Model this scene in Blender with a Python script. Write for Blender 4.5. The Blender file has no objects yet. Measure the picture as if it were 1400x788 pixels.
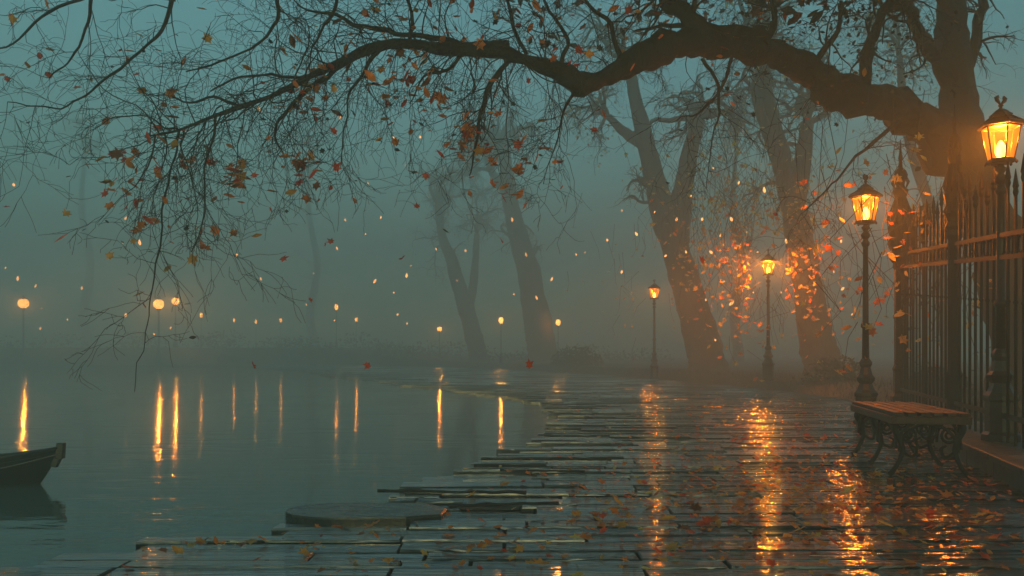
import bpy, math, random
from mathutils import Vector, Matrix, noise
PI = math.pi
R = random.Random(7)
sc = bpy.context.scene
COL = sc.collection
F = 1150.0            # focal length in pixels of the 1400 px wide photograph
HY = 480.0            # height of the horizon in the photograph
CH = 1.0              # camera height above the paving


def P(px, py, Y):
    """point at distance Y in front of the viewpoint"""
    k = Y / F
    return Vector(((px - 700.0) * k, Y, CH - (py - HY) * k))


# ------------------------------------------------------------------ materials
def new_mat(name):
    m = bpy.data.materials.new(name)
    m.use_nodes = True
    nt = m.node_tree
    b = nt.nodes['Principled BSDF']
    return m, nt, b


def N(nt, typ, **kw):
    n = nt.nodes.new(typ)
    for k, v in kw.items():
        if k in n.inputs:
            n.inputs[k].default_value = v
        else:
            setattr(n, k, v)
    return n


def coords(nt, scale):
    tc = N(nt, 'ShaderNodeTexCoord')
    mp = N(nt, 'ShaderNodeMapping')
    mp.inputs['Scale'].default_value = scale
    nt.links.new(tc.outputs['Object'], mp.inputs['Vector'])
    return mp.outputs['Vector']


def rough_mat(name, c1, c2, scale=(1, 1, 1), nscale=6, rough=(.5, .8), bump=.3, dist=.02, spec=.5, detail=6, metal=0):
    m, nt, b = new_mat(name)
    v = coords(nt, scale)
    n = N(nt, 'ShaderNodeTexNoise', Scale=nscale, Detail=detail, Roughness=.62)
    nt.links.new(v, n.inputs['Vector'])
    cr = N(nt, 'ShaderNodeValToRGB')
    cr.color_ramp.elements[0].position = .32
    cr.color_ramp.elements[1].position = .7
    cr.color_ramp.elements[0].color = (*c1, 1)
    cr.color_ramp.elements[1].color = (*c2, 1)
    nt.links.new(n.outputs['Fac'], cr.inputs['Fac'])
    nt.links.new(cr.outputs['Color'], b.inputs['Base Color'])
    mr = N(nt, 'ShaderNodeMapRange')
    mr.inputs['From Min'].default_value = .3
    mr.inputs['From Max'].default_value = .7
    mr.inputs['To Min'].default_value = rough[0]
    mr.inputs['To Max'].default_value = rough[1]
    nt.links.new(n.outputs['Fac'], mr.inputs['Value'])
    nt.links.new(mr.outputs['Result'], b.inputs['Roughness'])
    bp = N(nt, 'ShaderNodeBump', Strength=bump, Distance=dist)
    nt.links.new(n.outputs['Fac'], bp.inputs['Height'])
    nt.links.new(bp.outputs['Normal'], b.inputs['Normal'])
    b.inputs['Specular IOR Level'].default_value = spec
    b.inputs['Metallic'].default_value = metal
    return m


def leaf_mat(name, col, trans=.45, rough=.45):
    m, nt, b = new_mat(name)
    out = nt.nodes['Material Output']
    v = coords(nt, (1, 1, 1))
    n = N(nt, 'ShaderNodeTexNoise', Scale=9, Detail=3)
    nt.links.new(v, n.inputs['Vector'])
    hs = N(nt, 'ShaderNodeHueSaturation')
    mr = N(nt, 'ShaderNodeMapRange')
    mr.inputs['From Min'].default_value = .3
    mr.inputs['From Max'].default_value = .7
    mr.inputs['To Min'].default_value = .55
    mr.inputs['To Max'].default_value = 1.35
    nt.links.new(n.outputs['Fac'], mr.inputs['Value'])
    nt.links.new(mr.outputs['Result'], hs.inputs['Value'])
    hs.inputs['Color'].default_value = (*col, 1)
    nt.links.new(hs.outputs['Color'], b.inputs['Base Color'])
    b.inputs['Roughness'].default_value = rough
    t = N(nt, 'ShaderNodeBsdfTranslucent')
    nt.links.new(hs.outputs['Color'], t.inputs['Color'])
    mx = N(nt, 'ShaderNodeMixShader')
    mx.inputs[0].default_value = trans
    nt.links.new(b.outputs[0], mx.inputs[1])
    nt.links.new(t.outputs[0], mx.inputs[2])
    nt.links.new(mx.outputs[0], out.inputs['Surface'])
    return m


def emit_mat(name, c_hot, c_edge, strength, transparent=0.0, nscale=9):
    m = bpy.data.materials.new(name)
    m.use_nodes = True
    nt = m.node_tree
    nt.nodes.clear()
    out = N(nt, 'ShaderNodeOutputMaterial')
    v = coords(nt, (1, 1, .45))
    n = N(nt, 'ShaderNodeTexNoise', Scale=nscale, Detail=3)
    nt.links.new(v, n.inputs['Vector'])
    cr = N(nt, 'ShaderNodeValToRGB')
    cr.color_ramp.elements[0].position = .38
    cr.color_ramp.elements[1].position = .62
    cr.color_ramp.elements[0].color = (*c_edge, 1)
    cr.color_ramp.elements[1].color = (*c_hot, 1)
    nt.links.new(n.outputs['Fac'], cr.inputs['Fac'])
    e = N(nt, 'ShaderNodeEmission', Strength=strength)
    nt.links.new(cr.outputs['Color'], e.inputs['Color'])
    if transparent > 0:
        t = N(nt, 'ShaderNodeBsdfTransparent')
        t.inputs['Color'].default_value = (1, .7, .3, 1)
        mx = N(nt, 'ShaderNodeMixShader')
        mx.inputs[0].default_value = transparent
        nt.links.new(e.outputs[0], mx.inputs[1])
        nt.links.new(t.outputs[0], mx.inputs[2])
        nt.links.new(mx.outputs[0], out.inputs['Surface'])
    else:
        nt.links.new(e.outputs[0], out.inputs['Surface'])
    return m


M = {}
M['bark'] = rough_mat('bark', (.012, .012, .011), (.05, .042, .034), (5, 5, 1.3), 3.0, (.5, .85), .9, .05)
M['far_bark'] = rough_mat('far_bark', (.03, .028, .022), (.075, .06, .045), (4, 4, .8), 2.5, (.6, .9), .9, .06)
M['shaded_bark'] = rough_mat('shaded_bark', (.004, .005, .005), (.02, .018, .015), (5, 5, 1.3), 3.0, (.55, .85), .9, .05, spec=.3)  # limb bark coloured darker, standing in for lack of lamp light
M['twig'] = rough_mat('twig', (.004, .005, .005), (.016, .013, .011), (3, 3, 3), 6, (.5, .8), .3, .01)
M['iron'] = rough_mat('iron', (.003, .003, .003), (.009, .007, .006), (1, 1, 1), 30, (.45, .7), .25, .006, spec=.3)
M['lamp_iron'] = rough_mat('lamp_iron', (.008, .006, .005), (.03, .016, .011), (1, 1, 1), 26, (.3, .5), .3, .006, spec=.6)
M['boat_wood'] = rough_mat('boat_wood', (.003, .005, .005), (.008, .011, .011), (1, 8, 8), 3, (.3, .5), .3, .01)
M['boat_inner'] = rough_mat('boat_inner', (.004, .005, .005), (.012, .012, .012), (1, 8, 8), 3, (.5, .8), .3, .01)
M['rope'] = rough_mat('rope', (.12, .12, .1), (.2, .2, .17), (1, 1, 1), 40, (.7, .9), .4, .005)
M['bench_wood'] = rough_mat('bench_wood', (.02, .007, .006), (.1, .038, .026), (9, .8, 9), 3, (.35, .6), .5, .01)
M['plinth'] = rough_mat('plinth', (.03, .035, .034), (.1, .1, .09), (1, 1, 1), 4, (.25, .6), .6, .02)
M['grass'] = rough_mat('grass', (.02, .03, .016), (.05, .06, .03), (1, 1, 1), 9, (.7, .95), .8, .05)
M['soil'] = rough_mat('soil', (.02, .026, .02), (.05, .048, .03), (1, 1, 1), 1.6, (.7, .95), .8, .08)
M['hedge'] = rough_mat('hedge', (.02, .03, .022), (.05, .06, .04), (1, 1, 1), 5, (.7, .9), .6, .05)
M['masonry'] = rough_mat('masonry', (.1, .1, .09), (.2, .19, .17), (1, 1, 1), 2, (.7, .9), .4, .03)
M['leaf_red'] = leaf_mat('leaf_red', (.75, .09, .02))
M['leaf_orange'] = leaf_mat('leaf_orange', (.85, .26, .035))
M['leaf_amber'] = leaf_mat('leaf_amber', (.85, .42, .08))
M['leaf_yellow'] = leaf_mat('leaf_yellow', (.9, .68, .16))
M['leaf_brown'] = leaf_mat('leaf_brown', (.3, .1, .035))
M['leaf_dark'] = leaf_mat('leaf_dark', (.022, .034, .026), .3)
M['flame'] = emit_mat('flame', (1, .72, .25), (1, .45, .08), 14)
M['pane'] = emit_mat('pane', (1, .34, .03), (.85, .13, .005), .62, .3, 7)
M['far_pane'] = emit_mat('far_pane', (1, .5, .12), (1, .32, .05), 2.6, .2, 7)
M['speck'] = emit_mat('speck', (1, .72, .32), (1, .5, .12), 4)
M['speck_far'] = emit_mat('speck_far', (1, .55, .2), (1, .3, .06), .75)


def wet_stone(name):
    m, nt, b = new_mat(name)
    geo = N(nt, 'ShaderNodeNewGeometry')
    v = coords(nt, (1, 1, 1))
    n1 = N(nt, 'ShaderNodeTexNoise', Scale=1.1, Detail=7, Roughness=.6)
    mp = N(nt, 'ShaderNodeMapping')
    mp.inputs['Scale'].default_value = (.55, 1, 1)
    nt.links.new(v, mp.inputs['Vector'])
    nt.links.new(mp.outputs[0], n1.inputs['Vector'])
    cr = N(nt, 'ShaderNodeValToRGB')
    cr.color_ramp.elements[0].position = .3
    cr.color_ramp.elements[1].position = .72
    cr.color_ramp.elements[0].color = (.008, .011, .011, 1)
    cr.color_ramp.elements[1].color = (.036, .044, .043, 1)
    nt.links.new(n1.outputs['Fac'], cr.inputs['Fac'])
    hs = N(nt, 'ShaderNodeHueSaturation')
    mr0 = N(nt, 'ShaderNodeMapRange')
    mr0.inputs['To Min'].default_value = .45
    mr0.inputs['To Max'].default_value = 1.7
    nt.links.new(geo.outputs['Random Per Island'], mr0.inputs['Value'])
    nt.links.new(mr0.outputs[0], hs.inputs['Value'])
    nt.links.new(cr.outputs['Color'], hs.inputs['Color'])
    nt.links.new(hs.outputs['Color'], b.inputs['Base Color'])
    # wet film: patches of different gloss
    n2 = N(nt, 'ShaderNodeTexNoise', Scale=1.3, Detail=5, Roughness=.65)
    nt.links.new(mp.outputs[0], n2.inputs['Vector'])
    mr = N(nt, 'ShaderNodeMapRange')
    mr.inputs['From Min'].default_value = .36
    mr.inputs['From Max'].default_value = .66
    mr.inputs['To Min'].default_value = .02
    mr.inputs['To Max'].default_value = .11
    nt.links.new(n2.outputs['Fac'], mr.inputs['Value'])
    nt.links.new(mr.outputs[0], b.inputs['Roughness'])
    # riven surface, ridges running across the path
    mp2 = N(nt, 'ShaderNodeMapping')
    mp2.inputs['Scale'].default_value = (.45, 8.0, 1)
    nt.links.new(v, mp2.inputs['Vector'])
    n3 = N(nt, 'ShaderNodeTexNoise', Scale=1.0, Detail=5, Roughness=.6, Distortion=.3)
    nt.links.new(mp2.outputs[0], n3.inputs['Vector'])
    n4 = N(nt, 'ShaderNodeTexNoise', Scale=34, Detail=3)
    nt.links.new(v, n4.inputs['Vector'])
    b1 = N(nt, 'ShaderNodeBump', Strength=.6, Distance=.05)
    b2 = N(nt, 'ShaderNodeBump', Strength=.1, Distance=.006)
    nt.links.new(n3.outputs['Fac'], b1.inputs['Height'])
    nt.links.new(n4.outputs['Fac'], b2.inputs['Height'])
    nt.links.new(b1.outputs[0], b2.inputs['Normal'])
    nt.links.new(b2.outputs[0], b.inputs['Normal'])
    b.inputs['Specular IOR Level'].default_value = .55
    b.inputs['Coat Weight'].default_value = 1.0
    b.inputs['Coat Roughness'].default_value = .03
    nt.links.new(b1.outputs[0], b.inputs['Coat Normal'])
    return m


def water_mat():
    m, nt, b = new_mat('water')
    v = coords(nt, (1, 1, 1))
    b.inputs['Base Color'].default_value = (.055, .12, .11, 1)
    b.inputs['IOR'].default_value = 1.33
    b.inputs['Specular IOR Level'].default_value = .8
    b.inputs['Roughness'].default_value = .06
    mp = N(nt, 'ShaderNodeMapping')
    mp.inputs['Scale'].default_value = (1.5, 3.0, 1)
    nt.links.new(v, mp.inputs['Vector'])
    n = N(nt, 'ShaderNodeTexNoise', Scale=1.0, Detail=4, Roughness=.5, Distortion=.4)
    nt.links.new(mp.outputs[0], n.inputs['Vector'])
    mp2 = N(nt, 'ShaderNodeMapping')
    mp2.inputs['Scale'].default_value = (2.0, 12, 1)
    nt.links.new(v, mp2.inputs['Vector'])
    n2 = N(nt, 'ShaderNodeTexNoise', Scale=1.0, Detail=2)
    nt.links.new(mp2.outputs[0], n2.inputs['Vector'])
    b1 = N(nt, 'ShaderNodeBump', Strength=.6, Distance=.03)
    nm = N(nt, 'ShaderNodeTexNoise', Scale=.7, Detail=2)
    nt.links.new(v, nm.inputs['Vector'])
    mm = N(nt, 'ShaderNodeMapRange')
    mm.inputs['From Min'].default_value = .46
    mm.inputs['From Max'].default_value = .56
    mm.inputs['To Min'].default_value = .04
    mm.inputs['To Max'].default_value = .55
    nt.links.new(nm.outputs['Fac'], mm.inputs['Value'])
    nt.links.new(mm.outputs[0], b1.inputs['Strength'])
    b2 = N(nt, 'ShaderNodeBump', Strength=.3, Distance=.006)
    nt.links.new(n.outputs['Fac'], b1.inputs['Height'])
    nt.links.new(n2.outputs['Fac'], b2.inputs['Height'])
    nt.links.new(b1.outputs[0], b2.inputs['Normal'])
    nt.links.new(b2.outputs[0], b.inputs['Normal'])
    return m


M['stone'] = wet_stone('wet_stone')
M['water'] = water_mat()
M['landing'] = rough_mat('landing', (.008, .012, .012), (.04, .048, .046), (1, 2.5, 1), 5, (.12, .4), .6, .012)
M['joint'] = rough_mat('joint', (.006, .007, .007), (.018, .02, .02), (1, 1, 1), 12, (.3, .6), .5, .01)


# ------------------------------------------------------------------ mesh builder
class MB:
    def __init__(s):
        s.v, s.f, s.mi, s.sm = [], [], [], []

    def face(s, idx, mi=0, smooth=False):
        s.f.append(idx)
        s.mi.append(mi)
        s.sm.append(smooth)

    def box(s, c, size, rot=None, mi=0, taper=1.0):
        c = Vector(c)
        hx, hy, hz = size[0] / 2, size[1] / 2, size[2] / 2
        o = len(s.v)
        for z in (-1, 1):
            t = taper if z > 0 else 1
            for x, y in ((-1, -1), (1, -1), (1, 1), (-1, 1)):
                p = Vector((x * hx * t, y * hy * t, z * hz))
                if rot is not None:
                    p = rot @ p
                s.v.append(c + p)
        for q in ((0, 3, 2, 1), (4, 5, 6, 7), (0, 1, 5, 4), (1, 2, 6, 5), (2, 3, 7, 6), (3, 0, 4, 7)):
            s.face([o + i for i in q], mi)

    def tube(s, pts, rad, sides=6, mi=0, rough=0.0, cap=True, flat=1.0, smooth=True):
        pts = [Vector(p) for p in pts]
        n = len(pts)
        if isinstance(rad, (int, float)):
            rad = [rad] * n
        t = (pts[1] - pts[0]).normalized()
        up = Vector((0, 0, 1)) if abs(t.z) < .9 else Vector((1, 0, 0))
        u = t.cross(up).normalized()
        o = len(s.v)
        for i in range(n):
            if i == 0:
                t = pts[1] - pts[0]
            elif i == n - 1:
                t = pts[-1] - pts[-2]
            else:
                t = pts[i + 1] - pts[i - 1]
            if t.length < 1e-9:
                t = Vector((0, 0, 1))
            t.normalize()
            u = (u - t * u.dot(t))
            if u.length < 1e-6:
                u = t.orthogonal()
            u.normalize()
            w = t.cross(u)
            for k in range(sides):
                a = 2 * PI * k / sides
                r = rad[i]
                d = u * math.cos(a) + w * math.sin(a) * flat
                if rough:
                    q = pts[i] + d * r
                    r *= 1 + rough * (noise.noise(Vector((q.x * 3, q.y * 3, q.z * 1.5))) + .6 * noise.noise(q * 9))
                s.v.append(pts[i] + d * r)
        for i in range(n - 1):
            for k in range(sides):
                a, b = o + i * sides + k, o + i * sides + (k + 1) % sides
                s.face([a, b, b + sides, a + sides], mi, smooth)
        if cap:
            s.face([o + k for k in range(sides)][::-1], mi)
            s.face([o + (n - 1) * sides + k for k in range(sides)], mi)

    def lathe(s, prof, c=(0, 0, 0), sides=12, mi=0, smooth=False, rot0=0.0):
        c = Vector(c)
        o = len(s.v)
        for r, z in prof:
            for k in range(sides):
                a = 2 * PI * k / sides + rot0
                s.v.append(c + Vector((r * math.cos(a), r * math.sin(a), z)))
        n = len(prof)
        for i in range(n - 1):
            for k in range(sides):
                a, b = o + i * sides + k, o + i * sides + (k + 1) % sides
                s.face([a, b, b + sides, a + sides], mi, smooth)
        s.face([o + k for k in range(sides)][::-1], mi)
        s.face([o + (n - 1) * sides + k for k in range(sides)], mi)

    def ring(s, c, r, wire, ax=(0, 1, 0), sides=14, mi=0):
        ax = Vector(ax).normalized()
        u = ax.orthogonal().normalized()
        w = ax.cross(u)
        c = Vector(c)
        pts = [c + (u * math.cos(2 * PI * k / sides) + w * math.sin(2 * PI * k / sides)) * r for k in range(sides + 1)]
        s.tube(pts, wire, 5, mi)

    def leaf(s, c, size, kind=0, mi=0, rnd=None, flatness=None):
        """a small folded leaf; kind 0 lobed, 1 oval"""
        rnd = rnd or R
        c = Vector(c)
        if flatness is None:
            m = Matrix.Rotation(rnd.uniform(0, 2 * PI), 3, 'Z') @ Matrix.Rotation(rnd.uniform(-1.4, 1.4), 3, 'X') @ Matrix.Rotation(rnd.uniform(0, 6.3), 3, 'Z')
        else:
            m = Matrix.Rotation(rnd.uniform(-flatness, flatness), 3, 'X') @ Matrix.Rotation(rnd.uniform(-flatness, flatness), 3, 'Y') @ Matrix.Rotation(rnd.uniform(0, 6.3), 3, 'Z')
        curl = rnd.uniform(.05, .35)
        if kind == 0:
            out = [(0, -.55), (.22, -.25), (.5, -.3), (.33, .0), (.5, .28), (.2, .22), (0, .6), (-.2, .22), (-.5, .28), (-.33, 0), (-.5, -.3), (-.22, -.25)]
        else:
            out = [(0, -.6), (.2, -.3), (.27, 0), (.17, .32), (0, .62), (-.17, .32), (-.27, 0), (-.2, -.3)]
        o = len(s.v)
        s.v.append(c + m @ Vector((0, 0, 0)) * size)
        for x, y in out:
            x *= rnd.uniform(.8, 1.15)
            y *= rnd.uniform(.85, 1.1)
            z = curl * (abs(x) * .9 + y * y * .5)
            s.v.append(c + (m @ Vector((x, y, z))) * size)
        n = len(out)
        for k in range(n):
            s.face([o, o + 1 + k, o + 1 + (k + 1) % n], mi)

    def build(s, name, mats, parent=None, bevel=0, recenter=True):
        me = bpy.data.meshes.new(name)
        me.from_pydata([tuple(v) for v in s.v], [], s.f)
        for m in (mats if isinstance(mats, (list, tuple)) else [mats]):
            me.materials.append(m)
        me.polygons.foreach_set('material_index', s.mi)
        me.polygons.foreach_set('use_smooth', s.sm)
        me.update()
        o = bpy.data.objects.new(name, me)
        COL.objects.link(o)
        if parent is not None:
            o.parent = parent
        if bevel:
            b = o.modifiers.new('bevel', 'BEVEL')
            b.width = bevel
            b.segments = 2
        return o


def spline(pts, per=6):
    """Catmull-Rom through (x,y,z,r) tuples -> points, radii"""
    p = [Vector(q) if not isinstance(q, Vector) else q for q in [tuple(a[:3]) for a in pts]]
    r = [a[3] for a in pts]
    P0 = [p[0] * 2 - p[1]] + p + [p[-1] * 2 - p[-2]]
    R0 = [r[0]] + r + [r[-1]]
    op, orr = [], []
    for i in range(1, len(P0) - 2):
        for k in range(per):
            t = k / per
            a, b, c, d = P0[i - 1], P0[i], P0[i + 1], P0[i + 2]
            op.append(.5 * ((2 * b) + (c - a) * t + (2 * a - 5 * b + 4 * c - d) * t * t + (3 * b - a - 3 * c + d) * t ** 3))
            orr.append(R0[i] * (1 - t) + R0[i + 1] * t)
    op.append(p[-1])
    orr.append(r[-1])
    return op, orr


def tag(o, label, cat, group=None, kind=None):
    if label:
        o['label'] = label
    if cat:
        o['category'] = cat
    if group:
        o['group'] = group
    if kind:
        o['kind'] = kind
    return o


def empty(name, loc=(0, 0, 0), rz=0):
    o = bpy.data.objects.new(name, None)
    o.empty_display_size = .2
    o.location = loc
    o.rotation_euler.z = rz
    COL.objects.link(o)
    return o


def copy_tree(o, parent=None):
    c = o.copy()
    COL.objects.link(c)
    if parent is not None:
        c.parent = parent
    for ch in list(o.children):
        copy_tree(ch, c)
    return c


# ------------------------------------------------------------------ ground plan (metres)
SHORE = [(-2.6, -20), (-2.5, 1), (-2.35, 3.3), (-2.07, 4.03), (-1.85, 4.3), (-1.7, 4.62), (-.98, 4.95), (-.62, 5.7), (-.7, 6.4), (-.3, 6.97), (.0, 8.2),
         (.42, 9.6), (.72, 11.2), (.85, 12.8), (.75, 16.4), (-.2, 19.3), (-1.3, 21.5), (-3.6, 27), (-6.6, 33), (-10.5, 44), (-18, 56), (-40, 59), (-148, 60)]
VERGE = [(1.95, -20), (1.95, 0), (2.95, 4), (4.9, 10.6), (5.55, 13.0), (5.95, 14.6), (6.05, 17.7), (5.7, 22), (4.7, 27.4), (2.0, 38), (-4.6, 52), (-14.7, 61), (-40, 64), (-148, 66)]


def ipoly(poly, Y):
    for (x0, y0), (x1, y1) in zip(poly, poly[1:]):
        if y0 <= Y <= y1:
            return x0 + (x1 - x0) * (Y - y0) / (y1 - y0 + 1e-9)
    return poly[-1][0] if Y > poly[-1][1] else poly[0][0]


def ground_z(x, y):
    """height of the land behind the path"""
    e = ipoly(VERGE, y)
    if y > 60.5:
        e = min(e, -500) if y > 66 else e
    d = x - e
    if y > 60:
        d = max(d, (y - 62) * 1.0)
    d *= .8
    t = max(0, min(1, (d + .1) / 1.6))
    t = t * t * (3 - 2 * t)
    far = max(0, min(1, (y - 48) / 16)) * max(0, min(1, (-x - 2) / 12))
    h = -.35 + t * (.35 + .24 + far * 1.0)
    if d > .5:
        h += .06 * noise.noise(Vector((x * .3, y * .3, 0))) + .02 * noise.noise(Vector((x * 1.3, y * 1.3, 3)))
    return h


# water
w = MB()
w.v += [Vector((-150, -20, -.05)), Vector((150, -20, -.05)), Vector((150, 150, -.05)), Vector((-150, 150, -.05))]
w.face([0, 1, 2, 3])
tag(w.build('water', M['water']), None, None, kind='structure')

# lawn behind the path and on the far bank
g = MB()
xs = [-148, -120, -100, -80, -65, -55, -48] + [-42 + i * 1.0 for i in range(40)] + [-2 + i * .35 for i in range(46)] + [14.5, 16, 18, 20, 23, 26, 30, 35, 42, 52, 70, 100, 148]
ys = [-19, -10, -4] + [-1 + i * .4 for i in range(78)] + [30.5 + i * 1.0 for i in range(46)] + [78, 82, 90, 100, 120, 148]
for y in ys:
    for x in xs:
        g.v.append(Vector((x, y, ground_z(x, y))))
nx = len(xs)
for j in range(len(ys) - 1):
    for i in range(nx - 1):
        a = j * nx + i
        if max(g.v[k].z for k in (a, a + 1, a + nx, a + nx + 1)) > -.3:
            g.face([a, a + 1, a + nx + 1, a + nx], 0, True)
tag(g.build('lawn', M['soil']), None, None, kind='structure')

# paved path: dark bed with loose-edged riven slabs laid in rows across it
pv = MB()
R2 = random.Random(11)
bed_rows = [-18, -8, -2] + [i * .5 for i in range(0, 60)] + [30 + i for i in range(1, 30)]
L = []
for y in bed_rows:
    x0 = ipoly(SHORE, y) + .28
    x1 = ipoly(VERGE, y) + .5
    L.append((x0, x1, y))
for (a0, a1, ya), (b0, b1, yb) in zip(L, L[1:]):
    z = -.05
    o = len(pv.v)
    pv.v += [Vector((a0, ya, z)), Vector((a1, ya, z)), Vector((b1, yb, z)), Vector((b0, yb, z)), Vector((a0 - .03, ya, -.5)), Vector((b0 - .03, yb, -.5))]
    pv.face([o, o + 1, o + 2, o + 3], 1)
    pv.face([o, o + 3, o + 5, o + 4], 1)
y = -1.2
while y < 58:
    far = y > 24
    d = R2.uniform(.07, .24) * (1 if y < 24 else 1.8)
    yc = y + d / 2
    xa, xb = ipoly(SHORE, yc), ipoly(VERGE, yc) + .35
    x = xa - R2.uniform(.0, .3) * (1 if y < 24 else 2)
    while x < xb:
        wd = R2.uniform(.35, 1.5) * (1 if y < 24 else 1.8)
        if R2.random() < .1:
            wd *= .4
        edge = (x - xa) < .5
        gp = R2.uniform(.006, .016)
        th = .1 if not edge else .16
        zt = R2.gauss(0, .003)
        tx, ty = R2.gauss(0, .028), R2.gauss(0, .0025)
        if x - xa < .12:
            zt -= R2.choice((.0, .01, .02, .035, .045))
            tx *= .5
        elif x - xa < 1 and R2.random() < .4:
            zt -= R2.uniform(.0, .015)
        rot = Matrix.Rotation(tx, 3, 'X') @ Matrix.Rotation(ty, 3, 'Y') @ Matrix.Rotation(R2.gauss(0, .012), 3, 'Z')
        # slab with an irregular outline
        hx, hy = (wd - gp) / 2, (d - gp) / 2
        k = 4 if wd > .6 else 3
        top, bot = [], []
        for i in range(k + 1):
            top.append((-hx + 2 * hx * i / k, -hy + R2.uniform(0, .018)))
        for i in range(k + 1):
            top.append((hx - 2 * hx * i / k, hy - R2.uniform(0, .018)))
        o = len(pv.v)
        n = len(top)
        c = Vector((x + wd / 2, yc, zt))
        for (px, py) in top:
            s_ = .988
            pv.v.append(c + rot @ Vector((px * s_, py * .95, 0)))
        for (px, py) in top:
            pv.v.append(c + rot @ Vector((px, py, -.012)))
        for (px, py) in top:
            pv.v.append(c + rot @ Vector((px, py, -th)))
        pv.face([o + i for i in range(n)])
        for i in range(n):
            j = (i + 1) % n
            pv.face([o + i, o + n + i, o + n + j, o + j])
            pv.face([o + n + i, o + 2 * n + i, o + 2 * n + j, o + n + j])
        x += wd
    y += d
tag(pv.build('paved_path', [M['stone'], M['joint']]), None, None, kind='structure')

# round-ended stone landing at the water's edge
ld = MB()
prof = []
cx, cy = -1.0, 5.14
for k in range(24):
    a = PI / 2 + PI * k / 23
    prof.append((cx + .38 * math.cos(a), cy + .25 * math.sin(a)))
prof += [(-.62, 4.92), (-.42, 5.0), (-.4, 5.2), (-.55, 5.36)]


def prism(mb, outline, z0, z1, mi=0, inset=.0):
    o = len(mb.v)
    n = len(outline)
    mx = sum(p[0] for p in outline) / n
    my = sum(p[1] for p in outline) / n
    for z, s_ in ((z0, 1), (z1 - .012, 1), (z1, 1 - inset)):
        for x, y in outline:
            mb.v.append(Vector((mx + (x - mx) * s_, my + (y - my) * s_, z)))
    for i in range(n):
        j = (i + 1) % n
        for q in (0, 1):
            mb.face([o + q * n + i, o + q * n + j, o + (q + 1) * n + j, o + (q + 1) * n + i], mi)
    mb.face([o + 2 * n + i for i in range(n)], mi)


land = empty('stone_landing', (cx, cy, 0))
tag(land, 'low wet stone landing slab with a rounded end jutting into the water', 'landing')
ld2 = MB()
sh = lambda pts: [(x - cx, y - cy) for x, y in pts]
prism(ld2, sh(prof), -.02, .03, inset=.012)
ld2.build('top_slab', M['landing'], land)
ld3 = MB()
inner = [(cx + (x - cx) * .9, cy + (y - cy) * .9) for x, y in prof]
prism(ld3, sh(inner), -.4, -.02)
ld3.build('core', M['joint'], land)
ld4 = MB()
for k in range(22):
    a = PI * .75 + PI * .75 * k / 21
    ld4.box((.36 * math.cos(a),   .235 * math.sin(a), -.07), (.03, .02, .1))
ld4.build('stakes', M['joint'], land)

# timber beams along the shore
def beam(name, a, b, r, label):
    a, b = Vector(a), Vector(b)
    m = MB()
    n = 9
    pts = [(b - a) * (i / n) + Vector((0, R.uniform(-.01, .01), R.uniform(-.006, .006))) for i in range(n + 1)]
    m.tube(pts, [r * R.uniform(.8, 1.1) for _ in pts], 7, rough=.3)
    o = m.build(name, M['boat_inner'])
    o.location = a
    return tag(o, label, 'timber')


beam('timber_beam', (-.95, 5.95, .015), (.1, 5.86, .012), .012, 'long dark wet timber beam lying along the stone shore beyond the rounded landing')
beam('mooring_plank', (-.1, 6.97, .012), (.6, 6.93, .01), .009, 'thin black timber lying across the slabs where the shore bends away')
beam('driftwood_branch', (-.4, 5.3, .02), (.3, 5.42, .02), .012, 'crooked dark stick lying on the wet slabs right of the landing')

# ------------------------------------------------------------------ low wall under the fence
def fx(y):      # fence line
    return 2.28 + .283 * y


ANG = math.atan2(.283, 1)
fdir = Vector((.283, 1, 0)).normalized()
fnrm = Vector((1, -.283, 0)).normalized()
wl = empty('low_wall', (fx(8), 8, 0))
tag(wl, 'low dark stone wall that carries the iron fence behind the bench', 'wall')
wb, wc = MB(), MB()
rotf = Matrix.Rotation(-ANG, 3, 'Z')
y = 1.0
while y < 13.0:
    l = R.uniform(.75, 1.1)
    yc = y + l / 2
    c = Vector((fx(yc), yc, 0)) - wl.location
    wb.box((c.x, c.y, -.12), (.66, l / math.cos(ANG) - .01, .5), rotf)
    wc.box((c.x, c.y, .155 + R.uniform(-.003, .003)), (.74, l / math.cos(ANG) - .008, .055), rotf)
    y += l
wb.build('wall_body', M['plinth'], wl, bevel=.008)
wc.build('coping', M['plinth'], wl, bevel=.01)
WT = .185

# ------------------------------------------------------------------ iron fence
fy0, fy1 = 1.2, 12.75
fn = empty('iron_fence', (fx(8), 8, WT))
tag(fn, 'tall black wrought iron fence with spiked bars and ornate posts', 'fence')
base = fn.location


def fp(y, z, off=0.0):
    return Vector((fx(y), y, z)) + fnrm * off - base


POSTS = [12.75, 9.38, 5.2, 2.2]


def rail_z(y):
    return 2.05 + (y - 7.65) * .082


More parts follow.
